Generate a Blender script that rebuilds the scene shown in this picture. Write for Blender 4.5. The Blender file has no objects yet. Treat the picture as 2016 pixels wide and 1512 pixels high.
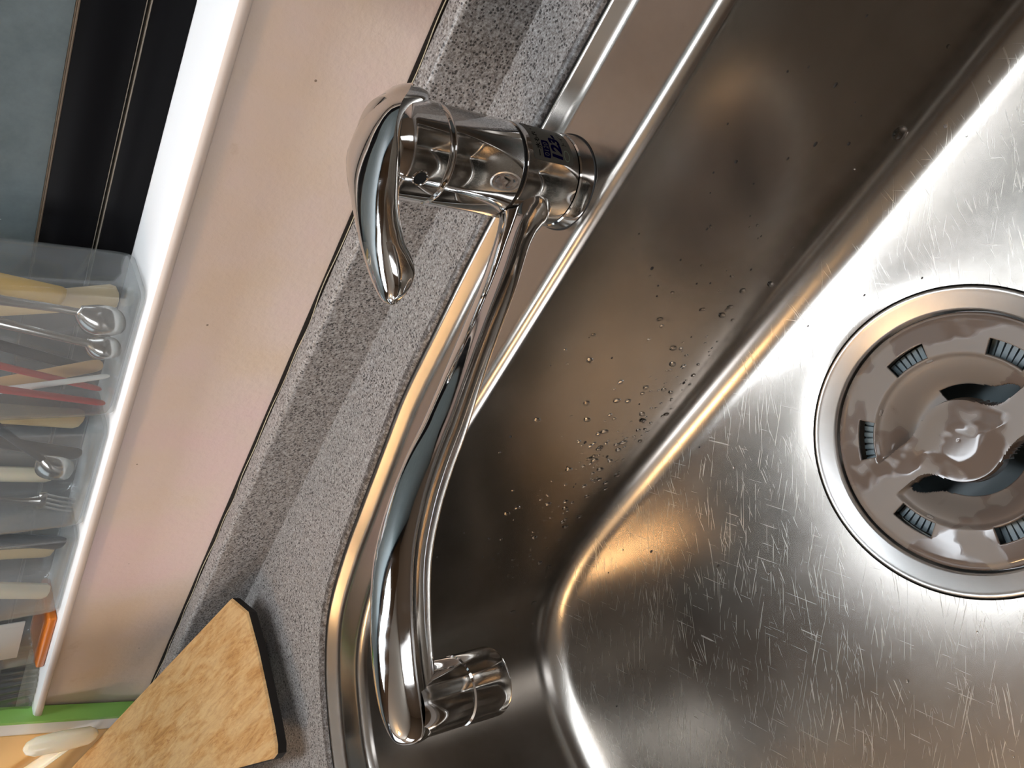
import bpy, bmesh, math, random
from mathutils import Vector, Matrix
random.seed(7)
S = bpy.context.scene
COL = S.collection
PI = math.pi

# ---------------------------------------------------------------- camera
cam_d = bpy.data.cameras.new('camera')
cam = bpy.data.objects.new('camera', cam_d)
COL.objects.link(cam)
cam_d.sensor_fit = 'HORIZONTAL'
cam_d.sensor_width = 36.0
cam_d.lens = 1631.0 / 2016.0 * 36.0
cam_d.clip_start = 0.01
PITCH = math.radians(39.665)
YAW = math.radians(44.622)
hd = Vector((-math.cos(YAW), math.sin(YAW), 0))
right = Vector((hd.y, -hd.x, 0))
look = hd * math.cos(PITCH) + Vector((0, 0, -math.sin(PITCH)))
up = hd * math.sin(PITCH) + Vector((0, 0, math.cos(PITCH)))
# the phone was held on its side: the picture's x axis is the room's "down"
R = Matrix((-up, right, -look)).transposed()
cam.matrix_world = Matrix.Translation((0, 0, 0.29)) @ R.to_4x4()
S.camera = cam

# ---------------------------------------------------------------- world / colour management
w = bpy.data.worlds.new('world')
S.world = w
w.use_nodes = True
w.node_tree.nodes['Background'].inputs[0].default_value = (0.75, 0.85, 1.0, 1)
w.node_tree.nodes['Background'].inputs[1].default_value = 0.1
S.view_settings.view_transform = 'Standard'
S.view_settings.look = 'None'
S.view_settings.gamma = 1.0
S.view_settings.use_curve_mapping = False
S.view_settings.exposure = 0.0

TUBE_STRENGTH = 20.0     # lamp panel over the sink
BULB_STRENGTH = 95.0    # each warm bulb of the ceiling lamp
WINDOW_STRENGTH = 2.0    # daylight pane on the left
DOOR_STRENGTH = 4.5      # bright narrow balcony window on the right, behind the viewer
FRONT_STRENGTH = 8.5    # daylight window behind the viewer, to the left

# ---------------------------------------------------------------- helpers
def srgb(r, g, b):
    def f(c):
        c /= 255.0
        return c / 12.92 if c <= 0.04045 else ((c + 0.055) / 1.055) ** 2.4
    return (f(r), f(g), f(b), 1)

def mat(name, color, rough=0.5, metal=0.0, **kw):
    m = bpy.data.materials.new(name)
    m.use_nodes = True
    p = m.node_tree.nodes['Principled BSDF']
    p.inputs['Base Color'].default_value = color
    p.inputs['Roughness'].default_value = rough
    p.inputs['Metallic'].default_value = metal
    for k, v in kw.items():
        p.inputs[k].default_value = v
    return m

def nd(m, t, **kw):
    n = m.node_tree.nodes.new(t)
    for k, v in kw.items():
        if k in n.inputs:
            n.inputs[k].default_value = v
        else:
            setattr(n, k, v)
    return n

def lk(m, a, b):
    m.node_tree.links.new(a, b)

def bsdf(m):
    return m.node_tree.nodes['Principled BSDF']

def ramp(m, fac, stops):
    r = nd(m, 'ShaderNodeValToRGB')
    e = r.color_ramp.elements
    while len(e) < len(stops):
        e.new(0.5)
    for i, (p, c) in enumerate(stops):
        e[i].position = p
        e[i].color = c if len(c) == 4 else (*c, 1)
    lk(m, fac, r.inputs[0])
    return r

def coords(m, scale=(1, 1, 1), rot=(0, 0, 0)):
    tc = nd(m, 'ShaderNodeTexCoord')
    mp = nd(m, 'ShaderNodeMapping')
    mp.inputs['Scale'].default_value = scale
    mp.inputs['Rotation'].default_value = rot
    lk(m, tc.outputs['Object'], mp.inputs[0])
    return mp.outputs[0]

def coords_tex(m, scale, rot):
    # rotated first and stretched afterwards: streaks run along the rotated x axis
    tc = nd(m, 'ShaderNodeTexCoord')
    mp = nd(m, 'ShaderNodeMapping')
    mp.vector_type = 'TEXTURE'
    mp.inputs['Scale'].default_value = scale
    mp.inputs['Rotation'].default_value = rot
    lk(m, tc.outputs['Object'], mp.inputs[0])
    return mp.outputs[0]

def noise(m, vec, scale, detail=4, rough=0.5, dist=0.0):
    n = nd(m, 'ShaderNodeTexNoise')
    n.inputs['Scale'].default_value = scale
    n.inputs['Detail'].default_value = detail
    n.inputs['Roughness'].default_value = rough
    n.inputs['Distortion'].default_value = dist
    lk(m, vec, n.inputs['Vector'])
    return n.outputs['Fac']

def bump(m, height, strength, dist=0.001):
    b = nd(m, 'ShaderNodeBump')
    b.inputs['Strength'].default_value = strength
    b.inputs['Distance'].default_value = dist
    lk(m, height, b.inputs['Height'])
    lk(m, b.outputs[0], bsdf(m).inputs['Normal'])
    return b

def mathn(m, op, a, b):
    n = nd(m, 'ShaderNodeMath')
    n.operation = op
    for i, v in enumerate((a, b)):
        if isinstance(v, (int, float)):
            n.inputs[i].default_value = v
        else:
            lk(m, v, n.inputs[i])
    return n.outputs[0]

def mixc(m, fac, a, b):
    n = nd(m, 'ShaderNodeMix')
    n.data_type = 'RGBA'
    if isinstance(fac, float):
        n.inputs[0].default_value = fac
    else:
        lk(m, fac, n.inputs[0])
    for i, v in ((6, a), (7, b)):
        if isinstance(v, tuple):
            n.inputs[i].default_value = v
        else:
            lk(m, v, n.inputs[i])
    return n.outputs[2]

# ------------------------------------------------ mesh helpers
def obj(name, bm, m=None, parent=None, smooth=True, angle=35, loc=None):
    bmesh.ops.recalc_face_normals(bm, faces=bm.faces)
    me = bpy.data.meshes.new(name)
    bm.to_mesh(me)
    bm.free()
    o = bpy.data.objects.new(name, me)
    COL.objects.link(o)
    if m:
        me.materials.append(m)
    if smooth:
        me.polygons.foreach_set('use_smooth', [True] * len(me.polygons))
        me.set_sharp_from_angle(angle=math.radians(angle))
    if loc:
        o.location = loc
    if parent:
        o.parent = parent
        o.matrix_parent_inverse = Matrix.Translation(-parent.location)
    return o

def tag(o, label, cat=None, group=None, kind=None):
    o['label'] = label
    if cat:
        o['category'] = cat
    if group:
        o['group'] = group
    if kind:
        o['kind'] = kind
    return o

def thing(name, loc, label, cat, group=None):
    o = bpy.data.objects.new(name, None)
    o.empty_display_size = 0.02
    o.location = loc
    COL.objects.link(o)
    return tag(o, label, cat, group)

def struct(o):
    o['kind'] = 'structure'
    return o

def box(bm, x0, x1, y0, y1, z0, z1, bev=0.0, seg=2):
    r = bmesh.ops.create_cube(bm, size=1)
    vs = r['verts']
    for v in vs:
        v.co = Vector(((x0 + x1) / 2 + v.co.x * (x1 - x0), (y0 + y1) / 2 + v.co.y * (y1 - y0), (z0 + z1) / 2 + v.co.z * (z1 - z0)))
    if bev:
        es = list({e for v in vs for e in v.link_edges})
        bmesh.ops.bevel(bm, geom=es, offset=bev, segments=seg, affect='EDGES', profile=0.5)
    return bm

def loft(bm, loops, closed=True, cap0=False, cap1=False):
    rows = [[bm.verts.new(p) for p in l] for l in loops]
    for a, b in zip(rows, rows[1:]):
        n = len(a)
        for i in range(n if closed else n - 1):
            j = (i + 1) % n
            bm.faces.new((a[i], a[j], b[j], b[i]))
    if cap0:
        bm.faces.new(rows[0][::-1])
    if cap1:
        bm.faces.new(rows[-1])
    return rows

def lathe(bm, prof, c=(0, 0, 0), n=64, cap0=False, cap1=False):
    loops = []
    for r, z in prof:
        loops.append([(c[0] + r * math.cos(2 * PI * i / n), c[1] + r * math.sin(2 * PI * i / n), c[2] + z) for i in range(n)])
    return loft(bm, loops, True, cap0, cap1)

def catmull(pts, per=8, closed=False):
    P = [Vector(p) for p in pts]
    n = len(P)
    out = []
    rng = range(n) if closed else range(n - 1)
    for i in rng:
        p0 = P[(i - 1) % n] if closed or i > 0 else P[i] * 2 - P[i + 1]
        p1 = P[i]
        p2 = P[(i + 1) % n]
        p3 = P[(i + 2) % n] if closed or i + 2 < n else P[i + 1] * 2 - P[i]
        # centripetal-ish: plain uniform with clamped tangents
        d = (p2 - p1).length
        t1 = (p2 - p0)
        t2 = (p3 - p1)
        t1 = t1 * (d / max(1e-9, ((p1 - p0).length + d)))
        t2 = t2 * (d / max(1e-9, (d + (p3 - p2).length)))
        for k in range(per):
            t = k / per
            out.append(p1 * (2 * t ** 3 - 3 * t * t + 1) + t1 * (t ** 3 - 2 * t * t + t) + p2 * (-2 * t ** 3 + 3 * t * t) + t2 * (t ** 3 - t * t))
    if not closed:
        out.append(P[-1])
    return out

def tube(bm, path, radii, n=20, flat=1.0, side=None, caps=True):
    """sweep a round / flattened section along a path; side = lateral direction."""
    loops = []
    m = len(path)
    for i, p in enumerate(path):
        a = path[max(0, i - 1)]
        b = path[min(m - 1, i + 1)]
        t = (Vector(b) - Vector(a)).normalized()
        s = Vector(side) if side is not None else (Vector((0, 0, 1)).cross(t) if abs(t.z) < 0.95 else Vector((1, 0, 0)))
        s = (s - t * s.dot(t)).normalized()
        u = t.cross(s)
        r = radii[i] if hasattr(radii, '__len__') else radii
        loops.append([Vector(p) + s * (r * math.cos(2 * PI * k / n)) + u * (r * flat * math.sin(2 * PI * k / n)) for k in range(n)])
    loft(bm, loops, True, caps, caps)

def interp(tab, x):
    if x <= tab[0][0]:
        return tab[0][1]
    for (a, va), (b, vb) in zip(tab, tab[1:]):
        if x <= b:
            t = (x - a) / (b - a)
            return va + (vb - va) * t
    return tab[-1][1]

# ---------------------------------------------------------------- materials
def make_granite(name='granite', brown_mix=0.0):
    m = mat(name, (0.2, 0.19, 0.18, 1), 0.42)
    v = coords(m)
    n1 = noise(m, v, 760, 3, 0.65)
    base = ramp(m, n1, [(0.32, srgb(92, 85, 80)), (0.48, srgb(128, 122, 118)), (0.64, srgb(166, 163, 160))]).outputs[0]
    vo = nd(m, 'ShaderNodeTexVoronoi')
    vo.inputs['Scale'].default_value = 600
    lk(m, v, vo.inputs['Vector'])
    n2 = noise(m, v, 420, 2, 0.5)
    thr = mathn(m, 'MULTIPLY', n2, 0.84)
    dark = mathn(m, 'LESS_THAN', vo.outputs['Distance'], mathn(m, 'SUBTRACT', thr, 0.05))
    sel = nd(m, 'ShaderNodeSeparateColor')
    lk(m, vo.outputs['Color'], sel.inputs[0])
    dark = mathn(m, 'MULTIPLY', dark, mathn(m, 'LESS_THAN', sel.outputs[0], 0.52))
    light = mathn(m, 'GREATER_THAN', sel.outputs[1], 0.86)
    c = mixc(m, mathn(m, 'MULTIPLY', light, 0.25), base, srgb(205, 200, 196))
    c = mixc(m, mathn(m, 'MULTIPLY', dark, 0.9), c, srgb(38, 35, 34))
    if brown_mix:
        gr = ramp(m, noise(m, v, 320, 4, 0.7), [(0.30, (0.2,) * 3), (0.62, (brown_mix,) * 3)]).outputs[0]
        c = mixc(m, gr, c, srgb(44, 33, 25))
    lk(m, c, bsdf(m).inputs['Base Color'])
    return m

def make_steel(name='brushed_steel', base=(0.40, 0.37, 0.338, 1), r0=0.13, r1=0.27, brush=(6, 300, 300), scratch=True):
    m = mat(name, base, 0.28, 1.0)
    v2 = coords(m)
    n2 = noise(m, v2, 14, 5, 0.6)
    n3 = noise(m, v2, 260, 3, 0.6)
    r = mathn(m, 'ADD', mathn(m, 'MULTIPLY', n2, r1 - r0), r0)
    r = mathn(m, 'ADD', r, mathn(m, 'MULTIPLY', n3, 0.06))
    b1 = noise(m, coords(m, brush), 6, 5, 0.6)
    if scratch:
        tot = None
        for k, (rot, along, across, thr) in enumerate(((0.80, 26, 1100, 0.67), (0.98, 34, 950, 0.665), (0.62, 22, 1200, 0.67), (1.25, 40, 1000, 0.68), (2.2, 26, 900, 0.70))):
            vv = coords_tex(m, (1 / along, 1 / across, 1.0), (0, 0, rot))
            n = noise(m, vv, 1.0, 2, 0.5)
            line = ramp(m, n, [(thr - 0.02, (0, 0, 0)), (thr + 0.02, (1, 1, 1))]).outputs[0]
            msk = ramp(m, noise(m, v2, 22 + 9 * k, 4, 0.6), [(0.46, (0, 0, 0)), (0.60, (1, 1, 1))]).outputs[0]
            line = mathn(m, 'MULTIPLY', line, msk)
            tot = line if tot is None else mathn(m, 'MAXIMUM', tot, line)
        # the scratches are wear on the flat floor of the sink
        sp_ = nd(m, 'ShaderNodeSeparateXYZ')
        lk(m, v2, sp_.inputs[0])
        fl_ = ramp(m, mathn(m, 'MULTIPLY', sp_.outputs[2], -5.0), [(0.845, (0.04,) * 3), (0.88, (1,) * 3)]).outputs[0]
        tot = mathn(m, 'MULTIPLY', tot, fl_)
        r = mathn(m, 'ADD', r, mathn(m, 'MULTIPLY', tot, 0.22))
        h = mathn(m, 'ADD', mathn(m, 'MULTIPLY', b1, 0.2), mathn(m, 'MULTIPLY', tot, 0.6))
    else:
        h = b1
    lk(m, r, bsdf(m).inputs['Roughness'])
    bump(m, h, 0.10, 0.0003)
    n4 = noise(m, v2, 9, 6, 0.65, 0.6)
    st = ramp(m, n4, [(0.35, (base[0] * 0.86, base[1] * 0.85, base[2] * 0.83)), (0.62, base[:3])]).outputs[0]
    lk(m, st, bsdf(m).inputs['Base Color'])
    return m

M = {}
M['granite'] = make_granite()
M['steel'] = make_steel()
M['flange_steel'] = make_steel('satin_steel', (0.68, 0.66, 0.64, 1), 0.24, 0.42, (60, 60, 60), False)

def make_chrome():
    m = mat('chrome', (0.74, 0.73, 0.72, 1), 0.05, 1.0)
    v = coords(m)
    n = noise(m, v, 90, 5, 0.65)
    r = ramp(m, n, [(0.45, (0.035,) * 3), (0.75, (0.16,) * 3)])
    lk(m, r.outputs[0], bsdf(m).inputs['Roughness'])
    return m
M['chrome'] = make_chrome()

def make_wall():
    m = mat('pink_panel', srgb(212, 192, 182), 0.5)
    v = coords(m)
    n = noise(m, v, 9, 4, 0.55)
    c = ramp(m, n, [(0.36, srgb(234, 212, 190)), (0.5, srgb(236, 216, 203)), (0.66, srgb(238, 212, 207))]).outputs[0]
    st = noise(m, v, 26, 6, 0.65)
    sm = ramp(m, st, [(0.66, (0, 0, 0)), (0.78, (0.45, 0.45, 0.45))]).outputs[0]
    c = mixc(m, sm, c, srgb(200, 170, 134))
    sp = nd(m, 'ShaderNodeTexVoronoi')
    sp.inputs['Scale'].default_value = 42
    lk(m, v, sp.inputs['Vector'])
    dot = mathn(m, 'LESS_THAN', sp.outputs['Distance'], 0.03)
    c = mixc(m, mathn(m, 'MULTIPLY', dot, 0.8), c, srgb(110, 84, 60))
    lk(m, c, bsdf(m).inputs['Base Color'])
    bump(m, noise(m, v, 170, 4, 0.55), 0.35, 0.0012)
    return m
M['wall'] = make_wall()
M['plaster'] = mat('room_plaster', srgb(120, 106, 92), 0.8)
M['ceiling'] = mat('ceiling_white', srgb(226, 220, 208), 0.8)
M['floor'] = mat('floor_wood', srgb(106, 76, 50), 0.5)
M['sill'] = mat('sill_white', srgb(226, 226, 226), 0.35)
M['sill_nose'] = mat('sill_nose', srgb(214, 198, 186), 0.4)
M['black_frame'] = mat('black_sash', srgb(13, 13, 15), 0.35, 0.0, **{'Specular IOR Level': 0.06})
M['seam_grey'] = mat('sash_bead', srgb(120, 112, 100), 0.4)
M['brown_edge'] = mat('glazing_bead', srgb(86, 72, 56), 0.5)

def make_greyglass():
    m = mat('grey_pane', srgb(80, 92, 95), 0.5, 0.0, **{'Specular IOR Level': 0.2})
    v = coords(m)
    c = ramp(m, noise(m, v, 60, 5, 0.7), [(0.3, srgb(84, 94, 96)), (0.7, srgb(98, 108, 110))]).outputs[0]
    vo = nd(m, 'ShaderNodeTexVoronoi')
    vo.inputs['Scale'].default_value = 38
    lk(m, v, vo.inputs['Vector'])
    c = mixc(m, mathn(m, 'LESS_THAN', vo.outputs['Distance'], 0.035), c, srgb(190, 196, 196))
    lk(m, c, bsdf(m).inputs['Base Color'])
    return m
M['greyglass'] = make_greyglass()
M['rubber'] = mat('black_rubber', srgb(12, 12, 12), 0.6)
M['gasket'] = mat('grey_gasket', srgb(52, 48, 46), 0.5)
M['caulk'] = mat('old_sealant', srgb(190, 178, 150), 0.5)
M['gap'] = mat('gap_dirt_and_shade', srgb(30, 22, 16), 0.8)

def make_lid():
    m = mat('taupe_plastic', srgb(126, 112, 102), 0.3)
    v = coords(m)
    n = noise(m, v, 22, 3, 0.5, 0.3)
    wet = ramp(m, n, [(0.46, (0, 0, 0)), (0.50, (1, 1, 1))]).outputs[0]
    c = mixc(m, wet, srgb(128, 117, 108), srgb(112, 98, 89))
    lk(m, c, bsdf(m).inputs['Base Color'])
    r = ramp(m, n, [(0.46, (0.42,) * 3), (0.50, (0.08,) * 3)]).outputs[0]
    lk(m, r, bsdf(m).inputs['Roughness'])
    h = mathn(m, 'ADD', mathn(m, 'MULTIPLY', wet, 0.5), mathn(m, 'MULTIPLY', noise(m, v, 70, 2, 0.5), 0.25))
    bump(m, h, 0.13, 0.001)
    return m
M['lid'] = make_lid()
M['basket'] = mat('slate_basket', srgb(110, 124, 130), 0.35)
M['dark'] = mat('drain_dark', srgb(10, 9, 8), 0.5)

def make_clear(name, tint=(0.93, 0.95, 0.95), milk=0.16, rough=0.12):
    m = bpy.data.materials.new(name)
    m.use_nodes = True
    nt = m.node_tree
    nt.nodes.remove(nt.nodes['Principled BSDF'])
    out = nt.nodes['Material Output']
    tr = nd(m, 'ShaderNodeBsdfTransparent')
    tr.inputs[0].default_value = (*tint, 1)
    df = nd(m, 'ShaderNodeBsdfDiffuse')
    df.inputs[0].default_value = (0.62, 0.66, 0.68, 1)
    gl = nd(m, 'ShaderNodeBsdfGlossy')
    gl.inputs['Roughness'].default_value = rough
    fr = nd(m, 'ShaderNodeLayerWeight')
    fr.inputs[0].default_value = 0.25
    m1 = nd(m, 'ShaderNodeMixShader')
    m1.inputs[0].default_value = milk
    lk(m, tr.outputs[0], m1.inputs[1])
    lk(m, df.outputs[0], m1.inputs[2])
    m2 = nd(m, 'ShaderNodeMixShader')
    lk(m, mathn(m, 'ADD', mathn(m, 'MULTIPLY', fr.outputs['Facing'], 0.35), 0.03), m2.inputs[0])
    lk(m, m1.outputs[0], m2.inputs[1])
    lk(m, gl.outputs[0], m2.inputs[2])
    lk(m, m2.outputs[0], out.inputs[0])
    return m
M['clear'] = make_clear('clear_plastic', (0.94, 0.95, 0.95), 0.11)
M['clear_rib'] = make_clear('ribbed_clear_plastic', (0.80, 0.78, 0.72), 0.12, 0.06)
M['water'] = mat('water', (1, 1, 1, 1), 0.0, 0.0, IOR=1.33)
bsdf(M['water']).inputs['Transmission Weight'].default_value = 1.0

def make_wood():
    m = mat('board_wood', srgb(190, 140, 84), 0.55)
    v = coords(m, (14, 70, 14), (0, 0, 0.12))
    g = noise(m, v, 3.0, 7, 0.68, 1.2)
    c = ramp(m, g, [(0.30, srgb(146, 100, 50)), (0.45, srgb(178, 132, 76)), (0.6, srgb(194, 152, 98)), (0.75, srgb(204, 172, 122))]).outputs[0]
    v2 = coords(m, (30, 90, 30), (0, 0, 0.12))
    g2 = noise(m, v2, 6, 5, 0.7, 0.5)
    k = ramp(m, g2, [(0.54, (0, 0, 0)), (0.64, (0.75, 0.75, 0.75))]).outputs[0]
    c = mixc(m, k, c, srgb(152, 100, 50))
    bl = noise(m, coords(m, (26, 60, 26), (0, 0, 0.3)), 1.0, 4, 0.6, 0.6)
    kb = ramp(m, bl, [(0.42, (0, 0, 0)), (0.58, (0.4, 0.4, 0.4))]).outputs[0]
    c = mixc(m, kb, c, srgb(212, 182, 134))
    lk(m, c, bsdf(m).inputs['Base Color'])
    bump(m, g2, 0.25, 0.0006)
    return m
M['wood'] = make_wood()
M['black_wood'] = mat('black_side_wood', srgb(26, 20, 15), 0.7)
M['green'] = mat('green_plastic', srgb(150, 208, 104), 0.35)
M['white_plastic'] = mat('white_plastic', srgb(238, 236, 230), 0.35)
M['beige'] = mat('beige_print', srgb(232, 190, 126), 0.45)
M['cream'] = mat('cream_plastic', srgb(246, 234, 206), 0.2)
bsdf(M['cream']).inputs['Subsurface Weight'].default_value = 0.3
bsdf(M['cream']).inputs['Subsurface Radius'].default_value = (0.01, 0.007, 0.004)
M['orange'] = mat('orange_plastic', srgb(206, 112, 30), 0.3)
M['spoon_steel'] = mat('polished_steel', (0.66, 0.65, 0.63, 1), 0.16, 1.0)
M['black_plastic'] = mat('black_plastic', srgb(32, 34, 40), 0.3)
M['yellow_wood'] = mat('yellow_handle', srgb(214, 170, 70), 0.5)
M['beige_wood'] = mat('pale_wood', srgb(216, 190, 142), 0.5)
M['tan_wood'] = mat('bamboo', srgb(196, 156, 104), 0.5)
M['red'] = mat('red_lacquer', srgb(196, 52, 44), 0.35)
M['navy'] = mat('navy_ink', srgb(12, 9, 44), 0.8, 0.0, **{'Specular IOR Level': 0.0})
M['ink'] = mat('black_ink', srgb(14, 12, 16), 0.8, 0.0, **{'Specular IOR Level': 0.0})
M['pale_ink'] = mat('green_grey_ink', srgb(96, 108, 92), 0.5)
M['sticker'] = mat('sticker_film', srgb(78, 75, 68), 0.5, 0.0, **{'Specular IOR Level': 0.2})
M['speck'] = mat('dark_crumb', srgb(30, 24, 20), 0.6)
M['towel'] = mat('paper_towel', srgb(230, 226, 218), 0.9)
M['cabinet'] = mat('cabinet_front', srgb(120, 90, 62), 0.45)

def emis(name, color, strength):
    m = bpy.data.materials.new(name)
    m.use_nodes = True
    nt = m.node_tree
    nt.nodes.remove(nt.nodes['Principled BSDF'])
    e = nd(m, 'ShaderNodeEmission')
    e.inputs[0].default_value = (*color, 1)
    e.inputs[1].default_value = strength
    lk(m, e.outputs[0], nt.nodes['Material Output'].inputs[0])
    return m
M['tube'] = emis('tube_light', (0.86, 0.93, 1.0), TUBE_STRENGTH)
M['bulb'] = emis('warm_bulb', (1.0, 0.62, 0.30), BULB_STRENGTH)
M['bright_day'] = emis('bright_day_pane', (0.93, 0.96, 1.0), DOOR_STRENGTH)
M['front_day'] = emis('front_day_pane', (0.95, 0.96, 1.0), FRONT_STRENGTH)
M['daylight'] = emis('daylight_pane', (0.78, 0.90, 1.0), WINDOW_STRENGTH)

# ---------------------------------------------------------------- the room
YW = 0.3765          # face of the pink wall panel
YB = 0.412           # plane of the window sash, behind the sill
ZG = 0.008           # granite top (steel deck is z = 0)
ZF, ZC = -0.85, 1.55
XL, XR, YF = -2.3, 1.3, -2.3

struct(obj('wall_back', box(bmesh.new(), XL, XR, YW, 0.47, ZF, 0.146), M['wall']))
bm = bmesh.new()
box(bm, XL, XR, 0.44, 0.47, 1.10, ZC)
struct(obj('wall_back_upper', bm, M['plaster']))
struct(obj('wall_left', box(bmesh.new(), XL - 0.05, XL, YF, 0.47, ZF, ZC), M['plaster']))
struct(obj('wall_right', box(bmesh.new(), XR, XR + 0.05, YF, 0.47, ZF, ZC), M['plaster']))
struct(obj('wall_front', box(bmesh.new(), XL, XR, YF - 0.05, YF, ZF, ZC), M['plaster']))
struct(obj('ceiling', box(bmesh.new(), XL, XR, YF, 0.47, ZC, ZC + 0.05), M['ceiling']))
struct(obj('floor', box(bmesh.new(), XL, XR, YF, 0.47, ZF - 0.05, ZF), M['floor']))

# window sill: white top with a rounded pinkish nose
bm = bmesh.new()
prof = [(0.47, 0.146), (0.3675, 0.1455), (0.3655, 0.1460), (0.3645, 0.1475), (0.3643, 0.1500), (0.3650, 0.1520), (0.3665, 0.1530), (0.47, 0.1530)]
loft(bm, [[(x, y, z) for y, z in prof] for x in (XL, XR)], True, True, True)
sill = struct(obj('trim_1', bm, M['sill'], angle=50))
sill.data.materials.append(M['sill_nose'])
for p in sill.data.polygons:
    if p.center.y < 0.3668 and p.center.z < 0.1518:
        p.material_index = 1
sh = struct(obj('trim_2', box(bmesh.new(), XL, XR, 0.3735, YW, 0.1438, 0.1462), M['gasket']))

# black window sash standing behind the sill
win = bpy.data.objects.new('window_1', None)
COL.objects.link(win)
struct(win)
win.location = (-0.3, YB, 0.153)
def wpart(name, x0, x1, y0, y1, z0, z1, m, bev=0.0):
    return struct(obj(name, box(bmesh.new(), x0, x1, y0, y1, z0, z1, bev), M[m], win))
wpart('lower_rail', XL, XR, YB, 0.44, 0.153, 0.1722, 'black_frame', 0.0006)
wpart('rail_bead', XL, XR, YB - 0.0006, 0.44, 0.1722, 0.1727, 'seam_grey')
wpart('groove', XL, XR, YB + 0.004, 0.44, 0.1727, 0.1742, 'black_frame')
wpart('rail_bead', XL, XR, YB - 0.0002, 0.44, 0.1742, 0.1745, 'seam_grey')
wpart('upper_rail', XL, XR, YB, 0.44, 0.1745, 0.2015, 'black_frame', 0.0006)
wpart('glazing_bead', XL, XR, YB - 0.0012, 0.44, 0.2015, 0.2023, 'brown_edge', 0.0002)
wpart('glazing_bead', XL, XR, YB - 0.0004, 0.44, 0.2025, 0.2030, 'brown_edge')
wpart('pane', XL, XR, YB + 0.0002, 0.44, 0.2032, 0.70, 'greyglass')
wpart('top_rail', XL, XR, YB - 0.004, 0.44, 0.70, 1.10, 'black_frame', 0.002)

# daylight window in the left wall
win2 = bpy.data.objects.new('window_2', None)
COL.objects.link(win2)
struct(win2)
win2.location = (XL, -0.6, 0.4)
struct(obj('pane', box(bmesh.new(), XL, XL + 0.006, -1.2, 0.1, 0.35, 1.25), M['daylight'], win2))
bm = bmesh.new()
for a in ((-1.24, -1.2, 0.31, 1.29), (0.1, 0.14, 0.31, 1.29), (-0.57, -0.53, 0.35, 1.25), (-1.2, 0.1, 0.31, 0.35), (-1.2, 0.1, 1.25, 1.29)):
    box(bm, XL, XL + 0.03, *a)
struct(obj('window_frame', bm, M['white_plastic'], win2, smooth=False))

# tall balcony window in the right wall
win3 = bpy.data.objects.new('window_3', None)
COL.objects.link(win3)
struct(win3)
win3.location = (XR, -0.85, -0.1)
struct(obj('pane', box(bmesh.new(), XR - 0.006, XR, -1.05, -0.70, 0.10, 1.40), M['bright_day'], win3))
bm = bmesh.new()
for a in ((-1.09, -1.05, 0.06, 1.44), (-0.70, -0.66, 0.06, 1.44), (-1.05, -0.70, 0.06, 0.10), (-1.05, -0.70, 1.40, 1.44)):
    box(bm, XR - 0.03, XR, *a)
struct(obj('window_frame', bm, M['white_plastic'], win3, smooth=False))

# window in the front wall, behind the viewer and to the left
win4 = bpy.data.objects.new('window_4', None)
COL.objects.link(win4)
struct(win4)
win4.location = (-1.8, YF, 0.1)
struct(obj('pane', box(bmesh.new(), -2.2, -1.4, YF, YF + 0.006, 0.15, 1.35), M['front_day'], win4))
bm = bmesh.new()
for a in ((-2.24, -2.2, 0.11, 1.39), (-1.4, -1.36, 0.11, 1.39), (-2.2, -1.4, 0.11, 0.15), (-2.2, -1.4, 1.35, 1.39)):
    box(bm, a[0], a[1], YF, YF + 0.03, a[2], a[3])
struct(obj('window_frame', bm, M['white_plastic'], win4, smooth=False))

# ---------------------------------------------------------------- lamps of the room
# wall cabinet over the sink and its fluorescent lamp
wc = thing('wall_cabinet', (-0.3, 0.3, 0.80), 'brown wall cabinet hung on the wall above the sink', 'cabinet')
obj('body', box(bmesh.new(), -1.3, 0.7, 0.10, 0.438, 0.80, 1.40, 0.003), M['cabinet'], wc)
for x in (-1.295, -0.63, 0.035):
    d = obj('door', box(bmesh.new(), x, x + 0.655, 0.082, 0.0995, 0.805, 1.395, 0.003), M['cabinet'], wc)
fl = thing('fluorescent_lamp', (-0.27, 0.26, 0.80), 'white fluorescent lamp fixed under the wall cabinet over the sink', 'lamp')
obj('housing', box(bmesh.new(), -0.64, 0.10, 0.185, 0.335, 0.772, 0.7995, 0.004), M['white_plastic'], fl)
obj('diffuser', box(bmesh.new(), -0.62, 0.08, 0.20, 0.32, 0.758, 0.7719, 0.004), M['tube'], fl)
# warm lamp with six bulbs
cl = thing('ceiling_lamp', (-1.25, -0.75, ZC), 'ceiling lamp with six warm round bulbs, left of the sink', 'lamp')
bm = bmesh.new()
box(bm, -1.47, -1.03, -0.87, -0.63, ZC - 0.03, ZC - 0.0005, 0.004)
obj('ceiling_plate', bm, M['white_plastic'], cl)
for i in range(3):
    for j in range(2):
        c = (-1.40 + 0.15 * i, -0.81 + 0.12 * j, ZC - 0.10)
        bm = bmesh.new()
        lathe(bm, [(0.018, 0.03), (0.016, 0.07)], c, 20, True, True)
        so = obj('socket', bm, M['white_plastic'], cl)
        bm = bmesh.new()
        bmesh.ops.create_uvsphere(bm, u_segments=24, v_segments=14, radius=0.032, matrix=Matrix.Translation(c))
        obj('bulb', bm, M['bulb'], so)

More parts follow.
